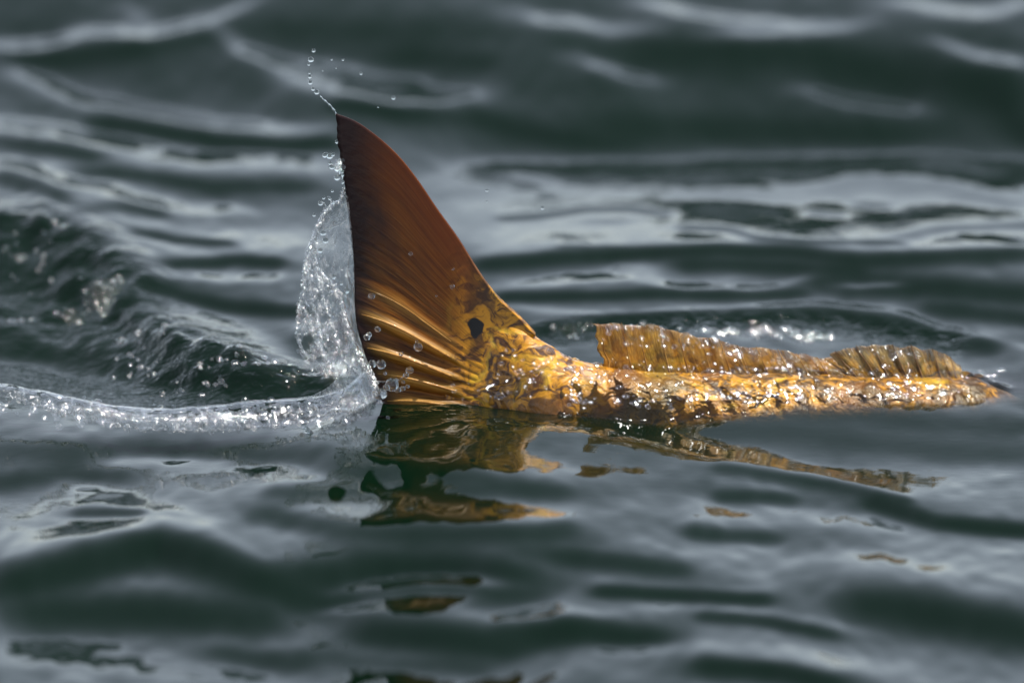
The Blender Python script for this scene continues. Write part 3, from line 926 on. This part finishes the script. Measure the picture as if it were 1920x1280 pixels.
def mat_glint():
    N = Nodes('glint_bead')
    lw = N.film_fresnel(1.5)
    t = N.n('ShaderNodeBsdfTransparent')
    g = N.n('ShaderNodeBsdfGlossy'); g.inputs['Roughness'].default_value = 0.05; g.inputs['Color'].default_value = (1, 1, 1, 1)
    mx = N.n('ShaderNodeMixShader')
    N.l(lw.outputs[0], mx.inputs[0]); N.l(t.outputs[0], mx.inputs[1]); N.l(g.outputs[0], mx.inputs[2])
    N.l(mx.outputs[0], N.out.inputs[0])
    return N.m


M_GLINT = mat_glint()
M_LIP = mat_splash('curling_water', 0.07, 120, 0.004, 0.04, True, thin=0.95)
M_DROP = mat_splash('water_drop', 0.0, 120, 0.0004, 0.02, thin=0.25)


def water_sheet(name, left, right, yl, yr, mat, parent, wob=0.0016, thick=0.0007, nu=110, nv=44, seed=0, belly=0.0, holes=None):
    A = along(left, nu); B = along(right, nu)
    rows = []
    for i in range(nu):
        row = []
        for j in range(nv):
            t = j / (nv - 1)
            p = A[i] + (B[i] - A[i]) * t
            q = Vector((p[0] * .045, p[1] * .022, seed))
            y = yl + (yr - yl) * t + belly * math.sin(math.pi * t)
            y += wob * (mnoise.noise(q) + 0.55 * mnoise.noise(q * 2.3) + 0.3 * mnoise.noise(q * 5.1))
            p = p + 2.5 * np.array([mnoise.noise(q * 2 + Vector((5, 0, 0))), mnoise.noise(q * 2 + Vector((0, 5, 0)))]) * math.sin(math.pi * t) 
            row.append(on_plane(p[0], p[1], y + lean(*p)))
        rows.append(row)
    ob = sheet(name, rows, lambda u, v: thick * (1 + 0.6 * mnoise.noise(Vector((30 * u, 12 * v, seed)))), mat, parent)
    if holes:
        n = nu * nv
        bm = bmesh.new(); bm.from_mesh(ob.data); bm.verts.ensure_lookup_table()
        kill = []
        for f in bm.faces:
            k = sum(v.index % n for v in f.verts) / len(f.verts)
            i, j = k // nv, k % nv
            u, t = i / (nu - 1), min(1, j / (nv - 1))
            if mnoise.noise(Vector((u * 9, t * 4, seed + 3.3))) > holes(u, t):
                kill.append(f)
        bmesh.ops.delete(bm, geom=kill, context='FACES')
        bm.to_mesh(ob.data); bm.free()
    return ob


def rope(name, pts, y0, y1, r, mat, parent, n=90, seed=0):
    A = along(pts, n)
    P3, rad = [], []
    for i in range(n):
        t = i / (n - 1)
        q = Vector((i * 0.33, seed, 1))
        P3.append(on_plane(A[i][0] + 3 * mnoise.noise(q), A[i][1] + 2 * mnoise.noise(q + Vector((9, 0, 0))), y0 + (y1 - y0) * t + 0.001 * mnoise.noise(q * .7) + lean(*A[i])))
        rad.append(r * max(0.3, 1 + 1.1 * mnoise.noise(Vector((i * 0.75, seed, 4)))) * (0.45 + 0.55 * math.sin(math.pi * min(1, t * 1.02 + .02)) ** .5))
    V, F = tube_data(P3, rad, 9)
    return mesh_obj(name, V, F, mat, parent)


spl = empty('water_splash', tuple(on_plane(690, 752, -0.02)))
tag(spl, 'glassy sheet of flung water trailing off the tail fin edge', 'splash')
YT = fish_y(660)
RIM = [(646, 352), (640, 372), (620, 388), (604, 408), (592, 436), (580, 468), (572, 505), (567, 550), (560, 590), (557, 622), (566, 655), (580, 672)]
EDGE = [(650, 352), (655, 395), (660, 440), (663, 480), (665, 520), (665, 560), (667, 595), (672, 625), (680, 650), (690, 680), (698, 700), (703, 722)]
INNER = [(592, 436), (590, 460), (591, 488), (602, 514), (622, 532), (638, 556), (645, 590), (656, 622), (666, 650), (680, 682), (694, 712), (703, 728)]
water_sheet('clear_sheet', INNER, [(652, 372)] + EDGE[1:], YT - 0.010, YT - 0.001, M_SHEET, spl, 0.0028, 0.0006, seed=1)
water_sheet('upper_sheet', RIM[:5], [(651, 356), (654, 380), (656, 400), (640, 420), (596, 436)], YT - 0.008, YT - 0.001, M_SHEET, spl, 0.0016, 0.0006, 50, 24, seed=2)
water_sheet('outer_sheet', RIM[4:], INNER[:9], YT - 0.018, YT - 0.010, M_FROTH, spl, 0.0045, 0.0008, seed=3, belly=-0.004, holes=lambda u, t: 0.75 - 0.75 * u)
water_sheet('lower_sheet', [(566, 600), (572, 630), (584, 655), (590, 690), (612, 700), (640, 706)], [(640, 560), (648, 590), (656, 620), (664, 650), (672, 675), (680, 700)], YT - 0.019, YT - 0.013, M_FROTH, spl, 0.005, 0.0009, seed=9, holes=lambda u, t: 0.22 - 0.15 * u)
water_sheet('foot_fan', [(640, 575), (648, 620), (652, 660), (642, 695), (612, 728), (570, 748)], [(648, 590), (664, 645), (684, 690), (705, 722), (702, 742), (660, 770)], YT - 0.014, YT - 0.020, M_FROTH, spl, 0.0024, 0.0010, seed=5)
rope('rim', RIM, YT - 0.008, YT - 0.02, 0.0017, M_RIM, spl, 130, seed=1)
rope('rim', INNER, YT - 0.011, YT - 0.02, 0.0016, M_RIM, spl, 130, seed=2)
rope('rim', [(648, 300), (644, 330), (646, 352), (652, 372)], YT - .002, YT - .002, 0.0010, M_RIM, spl, 40, seed=3)
rope('rim', [(690, 684), (702, 712), (708, 735), (690, 756), (660, 770), (630, 768), (600, 782)], YT - .021, YT - .03, 0.0016, M_RIM, spl, 80, seed=13)
rope('finger', [(596, 640), (604, 660), (612, 676), (622, 690), (634, 700), (648, 704)], YT - .016, YT - .018, 0.0022, M_RIM, spl, 40, seed=4)
rope('finger', [(582, 665), (600, 690), (618, 702)], YT - .017, YT - .018, 0.0016, M_FROTH, spl, 30, seed=14)
rope('finger', [(600, 520), (606, 560), (620, 600), (634, 640), (646, 680)], YT - .016, YT - .018, 0.0011, M_RIM, spl, 60, seed=15)
rope('finger', [(580, 500), (584, 560), (596, 600), (604, 640)], YT - .019, YT - .02, 0.0010, M_RIM, spl, 60, seed=16)
rope('finger', [(700, 712), (722, 716), (745, 714), (762, 700)], YT - .018, YT - .022, 0.0007, M_DROP, spl, 30, seed=5)
rope('finger', [(612, 392), (607, 382), (600, 378)], YT - .01, YT - .012, 0.0006, M_RIM, spl, 14, seed=6)
rope('finger', [(625, 386), (620, 376), (614, 368)], YT - .009, YT - .01, 0.0005, M_RIM, spl, 14, seed=7)

# curling lip of water that runs left from the splash
lip = empty('water_lip', tuple(on_water(350, 790)))
tag(lip, 'low curling lip of white glinting water running away from the splash', 'wave lip')
LT = [(-40, 712), (0, 718), (60, 727), (120, 740), (180, 752), (250, 762), (320, 764), (400, 759), (470, 750), (540, 746), (600, 740), (640, 728), (668, 708), (690, 684)]
LB = [(-40, 738), (0, 742), (60, 756), (110, 770), (170, 786), (240, 800), (320, 806), (400, 806), (470, 802), (540, 794), (600, 786), (645, 776), (684, 760), (706, 738)]


def lip_sheet():
    nu, nv = 220, 18
    A = along(LT, nu); B = along(LB, nu)
    rows = []
    for i in range(nu):
        u = i / (nu - 1)
        foot = on_water(B[i][0], B[i][1] + 9 * mnoise.noise(Vector((i * .13, 0, 2))) + 4 * mnoise.noise(Vector((i * .45, 0, 2))), 0.002)
        ytop = foot.y + 0.020 + 0.010 * u
        row = []
        for j in range(nv):
            t = j / (nv - 1)
            px, py = A[i] + (B[i] - A[i]) * t
            py += t * (7 * mnoise.noise(Vector((i * .13, 0, 2))) + 4 * mnoise.noise(Vector((i * .45, 0, 2)))) + (1 - t) * 3 * mnoise.noise(Vector((i * .09, 7, 2)))
            y = ytop + (foot.y - ytop) * (t ** 0.6) - 0.005 * math.sin(math.pi * t)
            q = Vector((px * .035, t * 3, 7))
            row.append(on_plane(px, py, y + 0.0014 * mnoise.noise(q) + 0.0009 * mnoise.noise(q * 2.7)))
        rows.append(row)
    ob = sheet('lip_sheet', rows, lambda u, v: 0.0004 + 0.0008 * v, M_LIP, lip)
    n = nu * nv
    bm = bmesh.new(); bm.from_mesh(ob.data); kill = []
    for f in bm.faces:
        k = sum(v.index % n for v in f.verts) / len(f.verts)
        i, j = k // nv, min(nv - 1, k % nv)
        if mnoise.noise(Vector((i * 0.23, j * 0.55, 8))) > (9 if j / (nv - 1) < 0.62 else 0.18): kill.append(f)
    bmesh.ops.delete(bm, geom=kill, context='FACES'); bm.to_mesh(ob.data); bm.free()
    return ob


lip_sheet()
rim_pts, rim_r = [], []
for i, (px, py) in enumerate(along(LB, 200)):
    q = Vector((i * .3, 4, 4))
    rim_pts.append(on_water(px, py + 6 * mnoise.noise(q), 0.003) + Vector((0, -.001, 0)))
    rim_r.append(0.0019 * max(0.05, 0.55 + 1.9 * mnoise.noise(Vector((i * .37, 8, 1)))))
V, F = tube_data(rim_pts, rim_r, 9)
mesh_obj('lip_rim', V, F, M_FROTH, lip)

for k, pts in enumerate(([(575, 782), (572, 792), (570, 800), (573, 812)], [(520, 786), (518, 800), (512, 806)], [(630, 768), (626, 778), (628, 784)])):
    g = on_water(pts[0][0], pts[0][1] + 14)
    rope('finger', pts, g.y, g.y - .004, 0.0011, M_FROTH, lip, 16, seed=20 + k)

# ------------------------------------------------------------------ drops in the air
bm = bmesh.new()
bmesh.ops.create_icosphere(bm, subdivisions=3, radius=1.0)
drop_me = bpy.data.meshes.new('water_drop'); bm.to_mesh(drop_me); bm.free()
drop_me.polygons.foreach_set('use_smooth', [True] * len(drop_me.polygons))
drop_me.materials.append(M_DROP)


def drop(px, py, rpx, Y, label, group):
    o = bpy.data.objects.new('water_drop', drop_me)
    o.location = on_plane(px, py, Y + lean(px, py))
    r = rpx * MM
    o.scale = (r * random.uniform(.85, 1.1), r * random.uniform(.9, 1.1), r * random.uniform(.85, 1.25))
    o.rotation_euler = (random.uniform(0, 3), random.uniform(0, 3), random.uniform(0, 3))
    COL.objects.link(o)
    return tag(o, label, 'drop', group)


L1, G1 = 'small water drop in the string curving up from the fin tip', 'drops strung above the fin tip'
for px, py, r in [(588, 95, 4), (583, 112, 5), (579, 121, 3), (580, 137, 2.5), (581, 144, 3.5), (582, 155, 4.5), (587, 167, 3.5), (594, 173, 5)]:
    drop(px, py, r, YT - 0.006, L1, G1)
L2, G2 = 'tiny stray water drop hanging in the air beside the fin tip', 'stray drops near the fin tip'
for px, py, r in [(622, 112, 2.2), (643, 112, 2.4), (677, 138, 3), (738, 184, 4), (630, 128, 1.5), (605, 133, 1.3), (709, 201, 1.5)]:
    drop(px, py, r, YT + 0.004, L2, G2)
L3, G3 = 'round water drop bursting off the dark trailing edge of the tail fin', 'drops beside the fin edge'
for px, py, r in [(632, 266, 4), (610, 291, 6), (618, 293, 6), (624, 290, 4), (622, 313, 5), (619, 306, 4), (636, 304, 5), (642, 301, 4), (634, 316, 7), (643, 313, 5), (639, 322, 5), (632, 333, 6), (641, 328, 4), (642, 341, 4), (623, 358, 3),
                  (607, 371, 3), (618, 372, 3.5), (601, 381, 5), (589, 403, 3.5), (606, 437, 6), (610, 451, 6), (600, 470, 5), (626, 519, 5), (640, 531, 4), (650, 545, 5), (624, 380, 4)]:
    drop(px, py, r, YT - 0.010, L3, G3)
L4, G4 = 'clear water drop flying in front of the gold streaked lower tail fin', 'drops in front of the fin'
for px, py, r in [(770, 476, 4), (848, 537, 5), (850, 505, 2.5), (818, 555, 2)]:
    drop(px, py, r, fish_y(px) - 0.016, 'tiny water drop in front of the dark upper half of the tail fin', G4)
for px, py, r in [(697, 555, 5.5), (708, 617, 6), (688, 632, 7), (692, 627, 5), (784, 650, 8), (781, 640, 3), (752, 663, 4.5), (715, 683, 9), (698, 682, 8)]:
    drop(px, py, r, fish_y(px) - 0.016, L4, G4)
G5 = 'drops at the splash foot'
for px, py, r in [(735, 721, 13), (712, 738, 13)]:
    drop(px, py, r, YT - 0.022, 'big clear round water drop low beside the base of the tail fin', G5)
for px, py, r in [(768, 694, 8), (761, 703, 6)]:
    drop(px, py, r, YT - 0.022, 'water drop at the end of the thin finger reaching across the tail', G5)
for px, py, r in [(725, 726, 6), (756, 716, 4), (746, 731, 6), (755, 728, 5), (764, 724, 4), (742, 712, 4), (722, 700, 4)]:
    drop(px, py, r, YT - 0.022, 'small water drop thrown out low where the splash meets the tail base', G5)
for px, py, r in [(575, 806, 7), (582, 812, 6), (571, 798, 6)]:
    drop(px, py, r, YT - 0.045, 'water drop dripping off a finger under the curling lip of water', G5)
L6, G6 = 'lone speck of water flying over the grey water behind the fin', 'specks behind the fin'
for px, py, r in [(913, 357, 3), (1017, 390, 3.5), (913, 378, 1.6)]:
    drop(px, py, r, 0.03, L6, G6)
V, F = tube_data([on_plane(px, py, YT - .005 + lean(px, py)) for px, py in along([(599, 181), (606, 187), (614, 194), (622, 202), (630, 213)], 20)], [0.0007 + 0.0003 * math.sin(i * 1.3) for i in range(20)], 8)
thr = mesh_obj('water_thread', V, F, M_DROP, None, True, tuple(on_plane(615, 196, YT - .005 + lean(615, 196))))
tag(thr, 'thin thread of water pulled up from the tip of the tail fin', 'water thread')

# ------------------------------------------------------------------ added beads that put sun glints on the wet back, splash and wake
GLINT_BEADS = [ # cluster centre px, py, spread x, y, count, size px, depth (None: on the water)
 (1085, 740, 22, 30, 30, 4.5, 'fish'), (1060, 690, 60, 25, 26, 4.5, 'fish'), (1000, 720, 60, 25, 18, 4, 'fish'), (900, 735, 70, 14, 16, 4, 'fish'), (1160, 715, 60, 22, 24, 4.5, 'fish'),
 (1220, 750, 90, 12, 22, 5, 'fish'), (1310, 735, 60, 14, 16, 5.5, 'fish'), (1340, 700, 60, 20, 18, 5, 'fish'), (1440, 720, 60, 22, 30, 5.5, 'fish'),
 (1480, 690, 40, 18, 18, 5.5, 'fish'), (1560, 735, 60, 14, 16, 5, 'fish'), (1670, 745, 40, 16, 30, 5, 'fish'), (1700, 725, 40, 14, 20, 5, 'fish'),
 (1800, 745, 25, 16, 22, 5.5, 'fish'), (1850, 765, 40, 8, 8, 6, 'fish'), (1240, 640, 70, 14, 14, 5, 'fish'), (1400, 655, 50, 12, 14, 6, 'fish'),
 (1380, 612, 170, 7, 34, 8.5, 'back'), (1540, 622, 40, 8, 8, 9, 'back'), (1080, 612, 50, 10, 7, 5, 'back'), (1240, 606, 40, 4, 7, 6.5, 'back'), (1830, 680, 40, 10, 8, 6, 'back'),
 (350, 745, 260, 12, 40, 5, 'water'), (170, 550, 50, 16, 34, 4.5, 'water'), (60, 480, 60, 30, 26, 4.5, 'water'), (250, 650, 50, 26, 26, 5, 'water'), (420, 700, 90, 16, 30, 5, 'water'), (30, 560, 40, 10, 8, 4, 'water'), (620, 700, 40, 16, 12, 4, 'water'), (400, 788, 200, 10, 110, 6.5, 'lip'), (420, 780, 60, 8, 30, 8, 'lip'), (130, 764, 110, 12, 44, 5.5, 'lip'), (560, 770, 60, 14, 26, 5, 'lip'), (660, 755, 40, 12, 30, 4, 'lip'),
 (1180, 612, 60, 8, 16, 5, 'fish'), (1330, 640, 60, 8, 14, 5.5, 'fish'), (1680, 660, 80, 10, 14, 5, 'fish'), (1060, 640, 40, 20, 10, 4.5, 'fish'), (970, 680, 40, 40, 14, 4, 'fish'), (1620, 700, 60, 20, 14, 5.5, 'fish'), (1250, 700, 80, 20, 16, 4.5, 'fish'), (1380, 745, 80, 8, 14, 5.5, 'fish'),
]
for line, k in ((RIM, 46), (INNER, 60), ([(600, 520), (606, 560), (620, 600), (634, 640), (646, 680)], 20), ([(580, 500), (584, 560), (596, 600), (604, 640)], 18), ([(596, 640), (612, 676), (634, 700)], 26), ([(648, 660), (690, 690), (705, 735), (650, 765)], 34)):
    GLINT_BEADS += [(q[0], q[1], 4, 4, 1, 4.2, 'splash') for q in along(line, k)]
GLINT_BEADS += [(590, 600, 26, 60, 40, 3.6, 'splash'), (630, 690, 30, 20, 26, 4, 'splash'), (636, 310, 9, 14, 12, 3.5, 'splash')]
bm = bmesh.new(); bmesh.ops.create_icosphere(bm, subdivisions=2, radius=1.0)
IV = np.array([v.co[:] for v in bm.verts]); IFc = [[v.index for v in f.verts] for f in bm.faces]; bm.free()
half = (to_sun + (CAM - AIM).normalized()).normalized()  # added beads lean this way, between sun and lens, to glint
br = random.Random(21)


def beads(name, kinds, label, cat):
    V, F = [], []
    for cx, cy, sx, sy, n, size, where in GLINT_BEADS:
        if where not in kinds: continue
        for _ in range(n):
            px, py = cx + br.gauss(0, .6) * sx, cy + br.gauss(0, .6) * sy
            r = size * MM * br.uniform(.55, 1.6)
            if where == 'fish':
                c = None
                d = ray(px, py)
                for ob in (body, *[q for q in fish.children if 'dorsal' in q.name]):
                    ok, hit, nrm, _i = ob.ray_cast(CAM, d.normalized())
                    if ok and (c is None or hit.y < c.y) and hit.z > -0.004: c = hit
                if c is None: continue
                wz = water_z(c.x, c.y - 0.004)
                c = Vector((c.x, c.y - 0.004, max(c.z + 0.001, wz)))
            elif where == 'splash':
                c = on_plane(px, py, YT - 0.028 + lean(px, py))
            elif where == 'lip':
                g = on_water(px, cy + 16); c = on_plane(px, py, g.y - 0.003)
            else:
                c = on_water(px, py, 0.0); c = Vector((c.x, c.y, water_z(c.x, c.y) + 0.0009))
            ax = (half + Vector((br.gauss(0, .12), br.gauss(0, .12), br.gauss(0, .12)))).normalized()
            m = ax.to_track_quat('Z', 'Y').to_matrix() @ Matrix.Diagonal((r * br.uniform(.8, 1.2), r * br.uniform(.8, 1.2), r * 0.24))
            off = len(V)
            M3 = np.array(m)
            V += [tuple(q) for q in IV @ M3.T + np.array(c)]
            F += [tuple(off + k for k in f) for f in IFc]
    me = bpy.data.meshes.new(name); me.from_pydata(V, [], F)
    me.polygons.foreach_set('use_smooth', [True] * len(me.polygons)); me.update()
    me.materials.append(M_GLINT)
    o = bpy.data.objects.new(name, me); COL.objects.link(o)
    return tag(o, label, cat, None, 'stuff')


bpy.context.view_layer.update()
beads('glint_beads', ('fish', 'back'), 'added beads tilted to glint in the sun over the wet golden back', 'water beads')
beads('wake_glint_beads', ('water', 'lip', 'splash'), 'added beads tilted to glint in the sun over the splash and its trailing wake', 'water beads')

for o in list(COL.objects):
    if 'at' in o.keys():
        del o['at']
